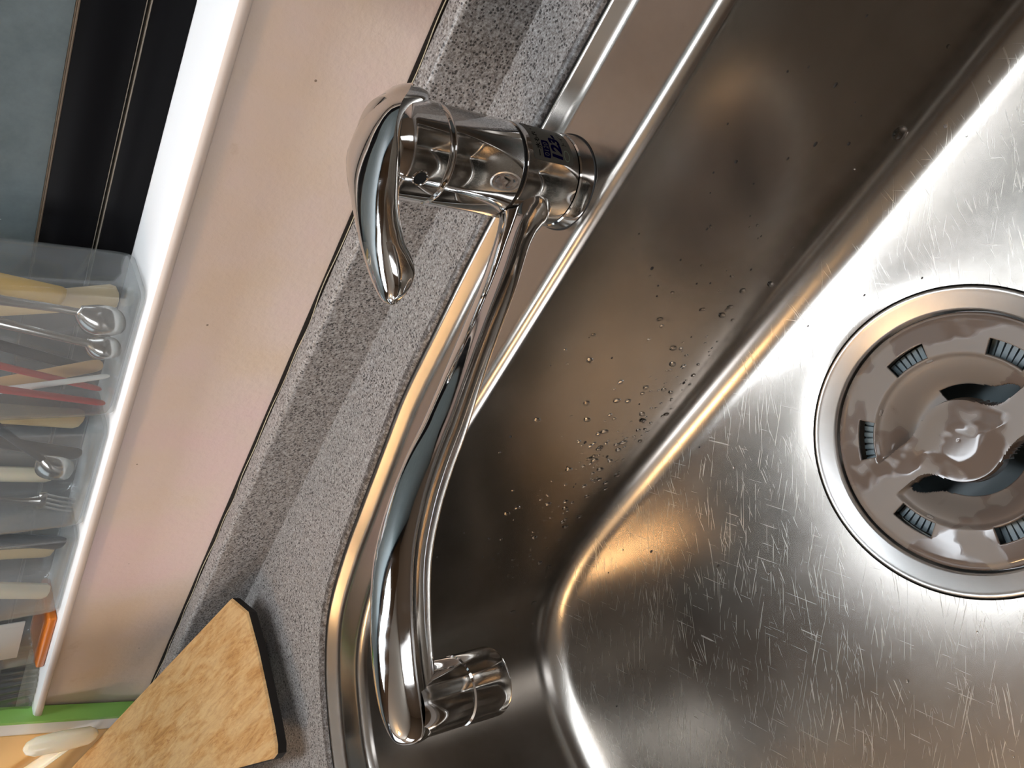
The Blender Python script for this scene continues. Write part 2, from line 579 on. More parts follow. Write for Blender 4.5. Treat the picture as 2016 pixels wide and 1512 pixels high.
# ---------------------------------------------------------------- sink
PC = (-0.19, 0.05)         # centre the sink outline is described around
NP = 400
INNER = [(.12, .2587), (-.10, .2587), (-.28, .2587), (-.38, .2575), (-.43, .2535), (-.474, .2415), (-.5054, .2232), (-.5297, .1905), (-.5425, .1636), (-.551, .12), (-.555, .03), (-.545, -.08), (-.50, -.155), (-.42, -.18), (.1, -.18), (.18, -.165), (.215, -.11), (.22, 0.05), (.212, .19), (.18, .242)]
OUTER = [(.14, .3178), (-.05, .3178), (-.20, .3176), (-.2776, .3139), (-.3265, .3108), (-.3612, .3048), (-.4186, .2941), (-.4660, .2845), (-.5113, .2690), (-.5416, .2451), (-.5645, .2162), (-.5832, .1839), (-.596, .15), (-.603, .08), (-.603, -.06), (-.58, -.16), (-.52, -.215), (-.42, -.23), (.12, -.23), (.22, -.21), (.265, -.13), (.27, .05), (.262, .22), (.22, .295)]
FOLD = [(.12, .2455), (-.10, .2455), (-.33, .2455), (-.41, .2448), (-.455, .2385), (-.4887, .2262), (-.5175, .2030), (-.5360, .1658), (-.5445, .118), (-.548, .03), (-.538, -.075), (-.494, -.148), (-.415, -.17), (.1, -.17), (.172, -.157), (.204, -.105), (.208, .05), (.20, .18), (.17, .231)]

def polar_loop(ctrl, cx=PC[0], cy=PC[1], n=NP):
    pts = catmull([(x, y, 0) for x, y in ctrl], 24, True)
    ang = sorted((math.atan2(p.y - cy, p.x - cx), math.hypot(p.x - cx, p.y - cy)) for p in pts)
    ang = [(ang[-1][0] - 2 * PI, ang[-1][1])] + ang + [(ang[0][0] + 2 * PI, ang[0][1])]
    out = []
    k = 0
    for i in range(n):
        a = -PI + 2 * PI * (i + 0.5) / n
        while ang[k + 1][0] < a:
            k += 1
        (a0, r0), (a1, r1) = ang[k], ang[k + 1]
        # straight-line interpolation between the two points
        p0 = Vector((r0 * math.cos(a0), r0 * math.sin(a0)))
        p1 = Vector((r1 * math.cos(a1), r1 * math.sin(a1)))
        d = Vector((math.cos(a), math.sin(a)))
        e = p1 - p0
        den = d.x * e.y - d.y * e.x
        t = (p0.x * e.y - p0.y * e.x) / den if abs(den) > 1e-12 else r0
        out.append(Vector((cx + d.x * t, cy + d.y * t, 0)))
    return out

LI, LO, LF = polar_loop(INNER), polar_loop(OUTER), polar_loop(FOLD)

def normals2d(loop):
    n = len(loop)
    out = []
    for i in range(n):
        t = loop[(i + 2) % n] - loop[(i - 2) % n]
        out.append(Vector((-t.y, t.x, 0)).normalized())   # inward for a counter-clockwise loop
    return out
NI, NO, NF = normals2d(LI), normals2d(LO), normals2d(LF)

def off(loop, nrm, d, z):
    return [p + q * d + Vector((0, 0, z)) for p, q in zip(loop, nrm)]

ZFLOOR = -0.180
DC = Vector((-0.1578, 0.1125))      # drain centre
DR = 0.0846
sink_t = thing('kitchen_sink', (-0.19, 0.05, ZFLOOR), 'brushed stainless steel kitchen sink set into the speckled grey worktop', 'sink')
loops = []
loops.append(off(LO, NO, -0.001, 0.0040))
loops.append(off(LO, NO, 0.0004, 0.0064))
loops.append(off(LO, NO, 0.0014, 0.0062))
loops.append(off(LO, NO, 0.0022, 0.0056))
loops.append(off(LO, NO, 0.0068, 0.0020))
loops.append(off(LO, NO, 0.0080, 0.0012))
loops.append(off(LO, NO, 0.0094, 0.0005))
loops.append(off(LO, NO, 0.0110, 0.0001))
loops.append(off(LO, NO, 0.0130, 0.0000))
RB = 0.0075
loops.append(off(LI, NI, -RB - 0.006, 0.0))
loops.append(off(LI, NI, -RB - 0.002, 0.0004))
for k in range(0, 9):
    a = k / 8 * math.radians(84)
    loops.append(off(LI, NI, -RB + RB * math.sin(a), 0.0004 - RB * (1 - math.cos(a))))
def blend(A, B, t, z):
    return [a.lerp(b, t).to_2d().to_3d() + Vector((0, 0, z)) for a, b in zip(A, B)]
for t in (0.25, 0.5, 0.75, 1.0):
    loops.append(blend(LI, LF, t, -0.009 - t * (0.153 - 0.009)))
RF = 0.026
for k in range(1, 10):
    a = k / 9 * math.radians(84)
    loops.append(off(LF, NF, RF * (1 - math.cos(a)) , -0.153 - RF * math.sin(a) * 0.92))
zf = -0.153 - RF * math.sin(math.radians(84)) * 0.92
edge = off(LF, NF, RF * (1 - math.cos(math.radians(84))), 0)
circ = []
for p in edge:
    d = (p.to_2d() - DC).normalized()
    circ.append(Vector((DC.x + d.x * DR, DC.y + d.y * DR, 0)))
NL = 14
for k in range(1, NL + 1):
    t = k / NL
    z = zf + (ZFLOOR - zf) * (1 - (1 - t) ** 1.6) - 0.0012 * t ** 7
    loops.append([a.lerp(b, t) + Vector((0, 0, z)) for a, b in zip(edge, circ)])
ZD = loops[-1][0].z
loops.append([Vector((DC.x, DC.y, 0)) + (p - Vector((DC.x, DC.y, 0))) * 0.995 + Vector((0, 0, ZD - 0.008)) for p in circ])
bm = bmesh.new()
loft(bm, loops)
basin = obj('basin', bm, M['steel'], sink_t, angle=60)

# drain flange, a lathed steel ring let into the sink floor
bm = bmesh.new()
lathe(bm, [(0.0840, -0.008), (0.0838, -0.0004), (0.0832, 0.0006), (0.0822, 0.0008), (0.0814, 0.0004), (0.0804, -0.0002), (0.0724, -0.0016), (0.0716, -0.0022), (0.0711, -0.0045), (0.0710, -0.014), (0.0600, -0.016), (0.0595, -0.09)], (DC.x, DC.y, ZD), 128)
fl_o = obj('drain_flange', bm, M['flange_steel'], sink_t, angle=50)
fl_o['label'] = 'bright satin steel ring round the drain'
# gasket line between steel and worktop
bm = bmesh.new()
loft(bm, [off(LO, NO, -0.0016, 0.0030), off(LO, NO, -0.0016, 0.0060), off(LO, NO, 0.0004, 0.0066), off(LO, NO, 0.0004, 0.0030)])
g = obj('gasket', bm, M['rubber'], sink_t)
g['label'] = 'dark sealing line around the rim'

# ---------------------------------------------------------------- drain basket and lid
bt = thing('drain_basket', (DC.x, DC.y, ZD - 0.06), 'slate grey ribbed strainer basket seen through the slots of the drain lid', 'strainer')
ZL = ZD - 0.0034      # top of the lid ring
bm = bmesh.new()
lathe(bm, [(0.0002, -0.052), (0.046, -0.052), (0.0545, -0.048), (0.0580, -0.0135), (0.0590, -0.0120), (0.0590, -0.0135), (0.0572, -0.0140), (0.0535, -0.0490), (0.046, -0.0535), (0.0002, -0.0535)], (DC.x, DC.y, ZL), 72)
obj('cup', bm, M['basket'], bt)
bm = bmesh.new()
for i in range(96):
    a = 2 * PI * i / 96
    r = bmesh.ops.create_cube(bm, size=1, matrix=Matrix.Translation((DC.x, DC.y, ZL - 0.0095)) @ Matrix.Rotation(a, 4, 'Z') @ Matrix.Translation((0.0515, 0, 0)) @ Matrix.Diagonal((0.0125, 0.0026, 0.003, 1)))
lathe(bm, [(0.0445, -0.011), (0.0585, -0.011), (0.0585, -0.0125), (0.0445, -0.0125), (0.0445, -0.011)], (DC.x, DC.y, ZL), 96)
obj('ribbed_collar', bm, M['basket'], bt, smooth=False)

lid_t = thing('drain_cover', (DC.x, DC.y, ZL - 0.004), 'round taupe plastic drain lid with S-shaped bar and ring of slots', 'drain lid')
bm = bmesh.new()
NA, NR = 480, 104
RL = 0.0700
ARM = math.radians(167)
def sm(a, b, x):
    t = min(1, max(0, (x - a) / (b - a)))
    return t * t * (3 - 2 * t)
SLOTS = [math.radians(18 + 60 * k) for k in range(6)]
def adiff(a, b):
    return abs((a - b + PI) % (2 * PI) - PI)
def lid_info(r, a):
    x, y = r * math.cos(a - ARM), r * math.sin(a - ARM)
    rd = 0.0228 - r                              # >0 inside the centre disc
    # the two arms; each bends a little so that the bar reads as an S
    yy = y + 0.0055 * math.sin(max(-1, min(1, x / 0.046)) * PI) * 0.6
    ra = 0.0098 - abs(yy)
    k = 0.009
    hh = max(k - abs(rd - ra), 0) / k
    bar = max(rd, ra) + hh * hh * k * 0.25       # smooth union
    return bar
def lid_point(r, a):
    bar = lid_info(r, a)
    z = 0.0
    hole = False
    if r > 0.0655:
        z = -0.0018 * ((r - 0.0655) / (RL - 0.0655)) ** 2
    if r < 0.0480:
        into = min(1, max(0, (0.0480 - r) / 0.0022))
        depth = 0.0022 * into + 0.0105 * sm(0.0470, 0.028, r)
        f = 1 - sm(-0.0012, 0.0004, bar)
        z = -depth * f
        if bar > 0:
            z = 0.0014 * sm(0, 0.014, bar) * (1 - sm(0.02, 0.03, r))
        upper = math.sin(a - math.radians(-12)) > 0
        fm = math.degrees(a - ARM) % 180
        rh = 0.0312 + 0.0090 * math.exp(-((fm - 16) / 13) ** 2)
        hole = bar < -0.0008 and r < rh and (not upper or adiff(a, math.radians(30)) < math.radians(46 - 600 * max(0, 0.0285 - r)))
    for s in SLOTS:
        if 0.0480 < r < 0.0575 and adiff(a, s) < math.radians(12.0):
            hole = True
    return z, hole
grid = []
rs = [RL * (i / NR) for i in range(NR + 1)]
for i, r in enumerate(rs):
    row = []
    for j in range(NA):
        a = 2 * PI * j / NA
        z, h = lid_point(r, a)
        row.append(bm.verts.new((r * math.cos(a), r * math.sin(a), z)) if i else None)
    grid.append(row)
c0 = bm.verts.new((0, 0, 0.0012))
for j in range(NA):
    bm.faces.new((c0, grid[1][j], grid[1][(j + 1) % NA]))
for i in range(1, NR):
    rm = (rs[i] + rs[i + 1]) / 2
    for j in range(NA):
        am = 2 * PI * (j + 0.5) / NA
        if lid_point(rm, am)[1]:
            continue
        j2 = (j + 1) % NA
        bm.faces.new((grid[i][j], grid[i + 1][j], grid[i + 1][j2], grid[i][j2]))
bmesh.ops.delete(bm, geom=[v for v in bm.verts if not v.link_faces], context='VERTS')
for v in bm.verts:
    v.co += Vector((DC.x, DC.y, ZL))
lid = obj('lid_plate', bm, M['lid'], lid_t, angle=50)
# outward normals up, thickness downwards
md = lid.modifiers.new('thickness', 'SOLIDIFY')
md.thickness = 0.0014
md.offset = -1
# small nubs on the wall of the trough
for a in (66, 118, -62, 205):
    bm = bmesh.new()
    bmesh.ops.create_cube(bm, size=1, matrix=Matrix.Translation((DC.x, DC.y, ZL - 0.0024)) @ Matrix.Rotation(math.radians(a), 4, 'Z') @ Matrix.Translation((0.0470, 0, 0)) @ Matrix.Diagonal((0.0024, 0.0042, 0.0026, 1)))
    bmesh.ops.bevel(bm, geom=bm.edges[:], offset=0.0004, segments=2, affect='EDGES')
    obj('nub', bm, M['lid'], lid_t)
# dark pipe under the basket is part of the sink
bm = bmesh.new()
lathe(bm, [(0.0600, -0.02), (0.0597, -0.089), (0.0002, -0.0895)], (DC.x, DC.y, ZD), 48)
o = obj('drain_well', bm, M['dark'], sink_t)

# ---------------------------------------------------------------- worktop
ct = thing('worktop', (-0.5, 0.05, ZF), 'speckled grey stone worktop with raised back edge around the sink', 'worktop')
def ray_rect(p, x0, x1, y0, y1):
    d = (p.to_2d() - Vector(PC)).normalized()
    t = 1e9
    if d.x > 1e-9: t = min(t, (x1 - PC[0]) / d.x)
    if d.x < -1e-9: t = min(t, (x0 - PC[0]) / d.x)
    if d.y > 1e-9: t = min(t, (y1 - PC[1]) / d.y)
    if d.y < -1e-9: t = min(t, (y0 - PC[1]) / d.y)
    return Vector((PC[0] + d.x * t, PC[1] + d.y * t, 0))
rect = [ray_rect(p, -1.6, 0.9, -0.32, 0.3615) for p in LO]
# push the nearest samples into the four corners
for cxy in ((-1.6, -0.32), (-1.6, 0.3615), (0.9, -0.32), (0.9, 0.3615)):
    i = min(range(NP), key=lambda k: (rect[k].to_2d() - Vector(cxy)).length)
    rect[i] = Vector((*cxy, 0))
bm = bmesh.new()
loops = [[p + Vector((0, 0, -0.03)) for p in rect], [p + Vector((0, 0, ZG)) for p in rect]]
loops.append(off(LO, NO, -0.0090, ZG))
for k in range(1, 7):
    a = k / 6 * PI / 2
    loops.append(off(LO, NO, -0.0090 + 0.0072 * math.sin(a), ZG - 0.0052 * (1 - math.cos(a))))
loops.append(off(LO, NO, -0.0018, -0.03))
loft(bm, loops)
ts = obj('top_slab', bm, M['granite'], ct, angle=40)
# darker brown granite along the rounded edge at the sink joint
ts.data.materials.append(make_granite('dark_brown_granite', 0.95))
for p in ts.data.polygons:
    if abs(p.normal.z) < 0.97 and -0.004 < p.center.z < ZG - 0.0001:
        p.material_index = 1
bm = bmesh.new()
prof = [(0.3610, -0.03), (0.3610, 0.0465), (0.3614, 0.0486), (0.3626, 0.0498), (0.3645, 0.0502), (0.3742, 0.0502), (0.3742, -0.03)]
loft(bm, [[(x, y, z) for y, z in prof] for x in (-1.6, 0.9)], True, True, True)
obj('upstand', bm, M['granite'], ct, angle=50)
obj('base_cabinet', box(bmesh.new(), -1.58, 0.88, -0.29, 0.355, ZF, -0.30, 0.003), M['cabinet'], ct)
# dirty gap, its shade painted on the wall, and peeling sealant thread between upstand and wall
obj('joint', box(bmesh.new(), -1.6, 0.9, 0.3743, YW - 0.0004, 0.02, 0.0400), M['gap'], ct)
obj('gap_shade_strip', box(bmesh.new(), -1.6, 0.9, YW - 0.0008, YW - 0.0004, 0.040, 0.0526), M['gap'], ct)  # dark strip on the wall face stands in for the shade of the gap
bm = bmesh.new()
path = []
x = 0.3
k = 0
while x > -1.2:
    path.append(Vector((x, 0.37515 + 0.0006 * math.sin(x * 61) * (0.4 + 0.6 * math.sin(x * 17 + 1)) + 0.0002 * math.sin(x * 140), 0.0504 + 0.0009 * math.sin(x * 33 + 2) * math.sin(x * 71))))
    x -= 0.004
tube(bm, path, [0.00032] * len(path), 6, side=(0, 1, 0))
s = obj('sealant_thread', bm, M['caulk'], ct)
s['label'] = 'cream peeling sealant along the wall joint'

# ---------------------------------------------------------------- faucet
BX, BY = -0.1479, 0.2907
ft = thing('faucet', (BX, BY, 0.0), 'chrome single-lever kitchen tap on the steel rim behind the basin', 'faucet')
bm = bmesh.new()
lathe(bm, [(0.0200, -0.0006), (0.0238, -0.0004), (0.0238, 0.0006), (0.0236, 0.0010), (0.0232, 0.0086), (0.0226, 0.0093), (0.019, 0.0094)], (BX, BY, 0), 96)
obj('base_ring', bm, M['chrome'], ft)
bm = bmesh.new()
lathe(bm, [(0.0205, -0.0004), (0.0243, -0.0004), (0.0243, 0.0005), (0.0236, 0.0008)], (BX, BY, 0), 96)
obj('seal_ring', bm, M['rubber'], ft)
bm = bmesh.new()
lathe(bm, [(0.0190, 0.0096), (0.0222, 0.0098), (0.0228, 0.0104), (0.0228, 0.0415), (0.0224, 0.0424), (0.019, 0.0426)], (BX, BY, 0), 96)
collar = obj('swivel_collar', bm, M['chrome'], ft)
bm = bmesh.new()
lathe(bm, [(0.0150, 0.0425), (0.0216, 0.0426), (0.0216, 0.0442), (0.0150, 0.0443)], (BX, BY, 0), 96)
obj('seam', bm, M['rubber'], ft)
bm = bmesh.new()
lathe(bm, [(0.0190, 0.0442), (0.0222, 0.0443), (0.0226, 0.0449), (0.0224, 0.0820), (0.0221, 0.0828), (0.0205, 0.0834), (0.0205, 0.0848), (0.01, 0.0849)], (BX, BY, 0), 96)
obj('body', bm, M['chrome'], ft)

# spout: swept in the vertical plane through the tap's axis
SD = Vector((-0.4654, -0.8851, 0)).normalized()
SW = Vector((-SD.y, SD.x, 0))
def sp(s, z, wv=0.0):
    return Vector((BX, BY, 0)) + SD * s + SW * wv + Vector((0, 0, z))
SPT = [(.0100, .0255, .0130), (.0200, .0310, .0125), (.0245, .0338, .0108), (.0300, .0372, .0092), (.0390, .0428, .0082), (.0604, .0556, .0080), (.0857, .0726, .0080), (.0990, .0814, .0082), (.1254, .0985, .0090), (.1415, .1098, .0096), (.1565, .1190, .0101), (.1744, .1272, .0106), (.1940, .1318, .0109), (.2076, .1334, .0108), (.2200, .1340, .0104), (.2300, .1338, .0090), (.2350, .1334, .0064), (.2368, .1332, .0020)]
path = catmull([(a, b, c) for a, b, c in SPT], 6)
bm = bmesh.new()
tube(bm, [sp(p.x, p.y) for p in path], [p.z for p in path], 40, side=SW)
spout = obj('spout', bm, M['chrome'], ft)
NS = 0.2240
NC = sp(NS, 0)
bm = bmesh.new()
lathe(bm, [(0.0112, 0.1345), (0.0122, 0.1290), (0.0122, 0.1150), (0.0118, 0.1146), (0.0118, 0.1141), (0.0124, 0.1136), (0.0126, 0.1040), (0.0126, 0.0985), (0.0122, 0.0975), (0.0104, 0.0973), (0.0100, 0.0990), (0.0002, 0.0995)], (NC.x, NC.y, 0), 64)
nz = obj('nozzle', bm, M['chrome'], spout)

# handle: cap with a set-screw hole and a curved fin-like lever
LDIR = Vector((-0.52, -0.854, 0)).normalized()
LSW = Vector((-LDIR.y, LDIR.x, 0))
ht = bpy.data.objects.new('handle', None)
COL.objects.link(ht)
ht.parent = ft
ht.location = (0, 0, 0.085)
def hobj(name, bm, m):
    o = obj(name, bm, m)
    o.parent = ht
    o.matrix_parent_inverse = Matrix.Translation(-(ft.location + ht.location))
    return o
bm = bmesh.new()
lathe(bm, [(0.0190, 0.0849), (0.0217, 0.0850), (0.0223, 0.0858), (0.0222, 0.1010), (0.0214, 0.1060), (0.0190, 0.1092), (0.0140, 0.1108), (0.0002, 0.1112)], (BX, BY, 0), 96)
hobj('cap', bm, M['chrome'])
# screw hole: chrome rim with a black bore
ha = math.radians(-91)
hc = Vector((BX + 0.0221 * math.cos(ha), BY + 0.0221 * math.sin(ha), 0.0965))
hn = Vector((math.cos(ha), math.sin(ha), 0))
ht_ = Vector((-hn.y, hn.x, 0))
bm = bmesh.new()
def ring(r, d):
    return [hc + hn * d + ht_ * (r * math.cos(2 * PI * k / 28)) + Vector((0, 0, r * math.sin(2 * PI * k / 28))) for k in range(28)]
loft(bm, [ring(0.0040, -0.0008), ring(0.0038, 0.0004), ring(0.0033, 0.0006), ring(0.0029, 0.0002)])
rim = hobj('screw_rim', bm, M['chrome'])
bm = bmesh.new()
loft(bm, [ring(0.0030, 0.0003), ring(0.0002, 0.00028)], True, False, True)
hobj('screw_hole', bm, M['rubber'])
# lever blade
def lp(s, z, wv):
    return Vector((BX, BY, 0)) + LDIR * s + LSW * wv + Vector((0, 0, z))
HW = [(-.0268, .0030), (-.0255, .0095), (-.0225, .0155), (-.016, .0202), (-.006, .0222), (.006, .0200), (.018, .0160), (.032, .0122), (.046, .0104), (.058, .0092), (.066, .0074), (.0705, .0045), (.0722, .0012)]
ZT = [(-.0268, .0985), (-.0255, .1010), (-.0225, .1045), (-.016, .1095), (-.006, .1138), (.006, .1170), (.018, .1190), (.032, .1200), (.046, .1196), (.058, .1178), (.066, .1155), (.0705, .1135), (.0722, .1115)]
ZBt = [(-.0268, .0860), (-.0255, .0858), (-.0225, .0858), (-.016, .0900), (-.008, .1000), (-.002, .1040), (.006, .1055), (.018, .1065), (.032, .1075), (.046, .1062), (.054, .1032), (.060, .1022), (.066, .1045), (.0705, .1080), (.0722, .1100)]
def smooth_tab(tab):
    pts = catmull([(a, b, 0) for a, b in tab], 6)
    return [(p.x, p.y) for p in pts]
HWs, ZTs, ZBs = smooth_tab(HW), smooth_tab(ZT), smooth_tab(ZBt)
loops = []
ns = 60
for i in range(ns + 1):
    s = -.0268 + (.0722 + .0268) * i / ns
    hw, zt, zb = interp(HWs, s), interp(ZTs, s), interp(ZBs, s)
    loop = []
    # crowned top, ridge at the widest point, hollowed flanks going in to a narrower keel
    hgt = zt - zb
    top = [(-1, 0.62), (-0.86, 0.80), (-0.6, 0.93), (-0.3, 0.985), (0, 1.0), (0.3, 0.985), (0.6, 0.93), (0.86, 0.80), (1, 0.62)]
    bot = [(0.98, 0.50), (0.93, 0.30), (0.86, 0.12), (0.74, 0.0), (0, -0.02), (-0.74, 0.0), (-0.86, 0.12), (-0.93, 0.30), (-0.98, 0.50)]
    for u, t in top + bot:
        loop.append(lp(s, zb + hgt * t, hw * u))
    loops.append(loop)
bm = bmesh.new()
loft(bm, loops, True, True, True)
hobj('lever', bm, M['chrome'])

# sticker on the collar
RS = 0.02295
def cyl(a_deg, z, r=RS):
    a = math.radians(a_deg)
    return Vector((BX + r * math.cos(a), BY + r * math.sin(a), z))
A0, A1, Z0, Z1 = -43.0, 18.0, 0.0140, 0.0392
bm = bmesh.new()
def rr(n=8, rad=0.0022):
    pts = []
    W = math.radians(A1 - A0) * RS
    H_ = Z1 - Z0
    for (cx_, cy_, s0) in ((W - rad, H_ - rad, 0), (rad, H_ - rad, 90), (rad, rad, 180), (W - rad, rad, 270)):
        for k in range(n + 1):
            a = math.radians(s0 + 90 * k / n)
            pts.append((cx_ + rad * math.cos(a), cy_ + rad * math.sin(a)))
    return pts
bm2 = bmesh.new()
NX = 30
W_ = math.radians(A1 - A0) * RS
cols = []
for i in range(NX + 1):
    x = W_ * i / NX
    rad = 0.0022
    ins = 0
    if x < rad: ins = rad - math.sqrt(max(0, rad * rad - (rad - x) ** 2))
    if x > W_ - rad: ins = rad - math.sqrt(max(0, rad * rad - (x - W_ + rad) ** 2))
    a = A0 + math.degrees(x / RS)
    cols.append([cyl(a, Z0 + ins), cyl(a, (Z0 + Z1) / 2), cyl(a, Z1 - ins)])
loft(bm2, cols, False)
bm.free()
stk = obj('sticker', bm2, M['sticker'], ft)
stk['label'] = 'small silvery sticker with dark blue figures on the tap'

def text_on_collar(txt, size, a_start, z_base, m, bold=0.0, shear=0.0, wscale=1.0, name='lettering'):
    cu = bpy.data.curves.new('t', 'FONT')
    cu.body = txt
    cu.size = size
    cu.shear = shear
    cu.offset = bold
    cu.resolution_u = 3
    to = bpy.data.objects.new('t', cu)
    COL.objects.link(to)
    dg = bpy.context.evaluated_depsgraph_get()
    me = bpy.data.meshes.new_from_object(to.evaluated_get(dg))
    bpy.data.objects.remove(to)
    bm = bmesh.new()
    bm.from_mesh(me)
    bpy.data.meshes.remove(me)
    bmesh.ops.subdivide_edges(bm, edges=[e for e in bm.edges if e.calc_length() > size * 0.2], cuts=2)
    for v in bm.verts:
        a = a_start + math.degrees(v.co.x * wscale / RS)
        v.co = cyl(a, z_base + v.co.y, RS + 0.00006)
    return obj(name, bm, m, stk, smooth=False)
text_on_collar('ー水もれ・つまり', 0.0036, -38.5, 0.0340, M['ink'], bold=0.00008)
# blue box with pale figures
bm = bmesh.new()
cols = []
for i in range(11):
    a = -38.5 + (-15.5 + 38.5) * i / 10
    dz = 0.0004 if i in (0, 10) else 0
    cols.append([cyl(a, 0.0284 + dz, RS + 0.00004), cyl(a, 0.0330 - dz, RS + 0.00004)])
loft(bm, cols, False)
obj('number_box', bm, M['navy'], stk)
text_on_collar('0120', 0.0042, -36.2, 0.0293, M['sticker'], wscale=0.85)
text_on_collar('123-', 0.0085, -40.5, 0.0212, M['navy'], bold=0.0004, shear=0.12, wscale=1.0)
# pale oval and a small glyph
bm = bmesh.new()
for rr0, rr1 in ((1.0, 0.82),):
    l0 = [cyl(-31 + 7.5 * math.cos(2 * PI * k / 32) * rr0, 0.0180 + 0.0019 * math.sin(2 * PI * k / 32) * rr0, RS + 0.00005) for k in range(32)]
    l1 = [cyl(-31 + 7.5 * math.cos(2 * PI * k / 32) * rr1, 0.0180 + 0.0019 * math.sin(2 * PI * k / 32) * rr1 * 0.92, RS + 0.00005) for k in range(32)]
    loft(bm, [l0, l1])
obj('oval_mark', bm, M['pale_ink'], stk)
text_on_collar('トイレ', 0.0038, -20.0, 0.0166, M['ink'])

# ---------------------------------------------------------------- water drops and crumbs in the sink
def dome(bm, c, n, r, h, stretch=1.0, sdir=None):
    n = Vector(n).normalized()
    t = Vector(sdir) if sdir is not None else (Vector((1, 0, 0)) if abs(n.x) < 0.9 else Vector((0, 1, 0)))
    t = (t - n * t.dot(n)).normalized()
    b = n.cross(t)
    loops = []
    for k in range(5):
        a = k / 5 * PI / 2
        loops.append([Vector(c) + t * (r * stretch * math.cos(a) * math.cos(2 * PI * i / 10)) + b * (r * math.cos(a) * math.sin(2 * PI * i / 10)) + n * (h * math.sin(a)) for i in range(10)])
    rows = loft(bm, loops, True, True)
    top = bm.verts.new(Vector(c) + n * h)
    for i in range(10):
        bm.faces.new((rows[-1][i], rows[-1][(i + 1) % 10], top))

basin_me = basin.data
from mathutils.bvhtree import BVHTree
bv = BVHTree.FromPolygons([v.co for v in basin_me.vertices], [tuple(p.vertices) for p in basin_me.polygons])
def on_basin(o, d):
    loc, nrm, i, dist = bv.ray_cast(Vector(o), Vector(d))
    if loc is None:
        return None
    if nrm.dot(Vector(d)) > 0:
        nrm = -nrm
    return loc, nrm
bm = bmesh.new()
cnt = 0
while cnt < 230:
    x = random.gauss(-0.33, 0.10)
    z = -0.155 + abs(random.gauss(0, 0.045))
    if not (-0.50 < x < 0.1 and z < -0.02):
        continue
    h = on_basin((x, 0.1, z), (0, 1, 0))
    if not h:
        continue
    r = random.choice((0.0006, 0.0007, 0.0009, 0.0011, 0.0015, 0.0020))
    dome(bm, h[0], h[1], r, r * 0.55, random.uniform(1.0, 1.8), (random.uniform(-0.4, 0.4), 0, -1))
    cnt += 1
for i in range(60):
    x, y = random.uniform(-0.52, 0.0), random.uniform(-0.05, 0.24)
    if math.hypot(x - DC.x, y - DC.y) < 0.09:
        continue
    h = on_basin((x, y, 0.05), (0, 0, -1))
    if h:
        r = random.choice((0.0005, 0.0007, 0.001))
        dome(bm, h[0], h[1], r, r * 0.4)
o = obj('water_droplets', bm, M['water'])
tag(o, 'tiny water droplets scattered over the wall and floor of the sink', 'water', kind='stuff')
bm = bmesh.new()
h = on_basin((-0.055, 0.1, -0.158), (0, 1, 0))
if h:
    dome(bm, h[0], h[1], 0.0042, 0.0022, 1.3, (0, 0.2, -1))
    o = obj('water_drop', bm, M['water'])
    tag(o, 'single large water drop on the bend between basin wall and floor', 'water drop')
bm = bmesh.new()
for i in range(75):
    if i % 3:
        x, z = random.uniform(-0.48, 0.0), random.uniform(-0.15, -0.03)
        h = on_basin((x, 0.1, z), (0, 1, 0))
    else:
        x, y = random.uniform(-0.5, 0.02), random.uniform(-0.03, 0.235)
        if math.hypot(x - DC.x, y - DC.y) < 0.09:
            continue
        h = on_basin((x, y, 0.05), (0, 0, -1))
    if h:
        r = random.choice((0.0004, 0.0005, 0.0006, 0.0009))
        dome(bm, h[0], h[1], r, r * 0.7, random.uniform(1, 1.8))
o = obj('crumbs', bm, M['speck'])
tag(o, 'dark crumbs and specks stuck to the steel of the sink', 'crumbs', kind='stuff')

# ---------------------------------------------------------------- plastic cutlery boxes on the sill
ZS = 0.153
def cutlery_box(x0, x1, ztop, label):
    t = thing('cutlery_box', ((x0 + x1) / 2, 0.389, ZS), label, 'box', 'clear cutlery boxes on the window sill')
    y0, y1 = 0.3690, 0.4095
    bm = bmesh.new()
    loops = []
    def rrect(ins, rad, z):
        pts = []
        X0, X1, Y0, Y1 = x0 + ins, x1 - ins, y0 + ins * 0.5, y1 - ins * 0.5
        for cx_, cy_, s0 in ((X1 - rad, Y1 - rad, 0), (X0 + rad, Y1 - rad, 90), (X0 + rad, Y0 + rad, 180), (X1 - rad, Y0 + rad, 270)):
            for k in range(7):
                a = math.radians(s0 + 15 * k)
                pts.append((cx_ + rad * math.cos(a), cy_ + rad * math.sin(a), z))
        return pts
    loops.append(rrect(0.0085, 0.004, ZS + 0.0006))
    loops.append(rrect(0.0050, 0.006, ZS + 0.0012))
    loops.append(rrect(0.0030, 0.007, ZS + 0.0045))
    loops.append(rrect(0.0024, 0.007, ZS + 0.012))
    loops.append(rrect(0.0002, 0.007, ztop - 0.004))
    loops.append(rrect(-0.0012, 0.008, ztop))
    loops.append(rrect(0.0002, 0.007, ztop))
    loops.append(rrect(0.0014, 0.006, ztop - 0.004))
    loops.append(rrect(0.0036, 0.006, ZS + 0.012))
    loops.append(rrect(0.0044, 0.006, ZS + 0.005))
    loops.append(rrect(0.0090, 0.004, ZS + 0.0022))
    loft(bm, loops, True, True, True)
    o = obj('shell', bm, M['clear'], t, angle=60)
    bm = bmesh.new()
    lp_ = rrect(-0.0012, 0.008, ztop)
    tube(bm, [Vector(p) for p in lp_ + lp_[:1]], [0.0013] * (len(lp_) + 1), 8)
    obj('rim', bm, M['clear'], t)
    return t
cutlery_box(-0.4095, -0.3005, 0.262, 'clear plastic cutlery box with round spoons and red chopsticks, nearest the window edge')
cutlery_box(-0.5205, -0.4115, 0.262, 'clear plastic cutlery box in the middle of the three, dark-handled spoon and fork inside')
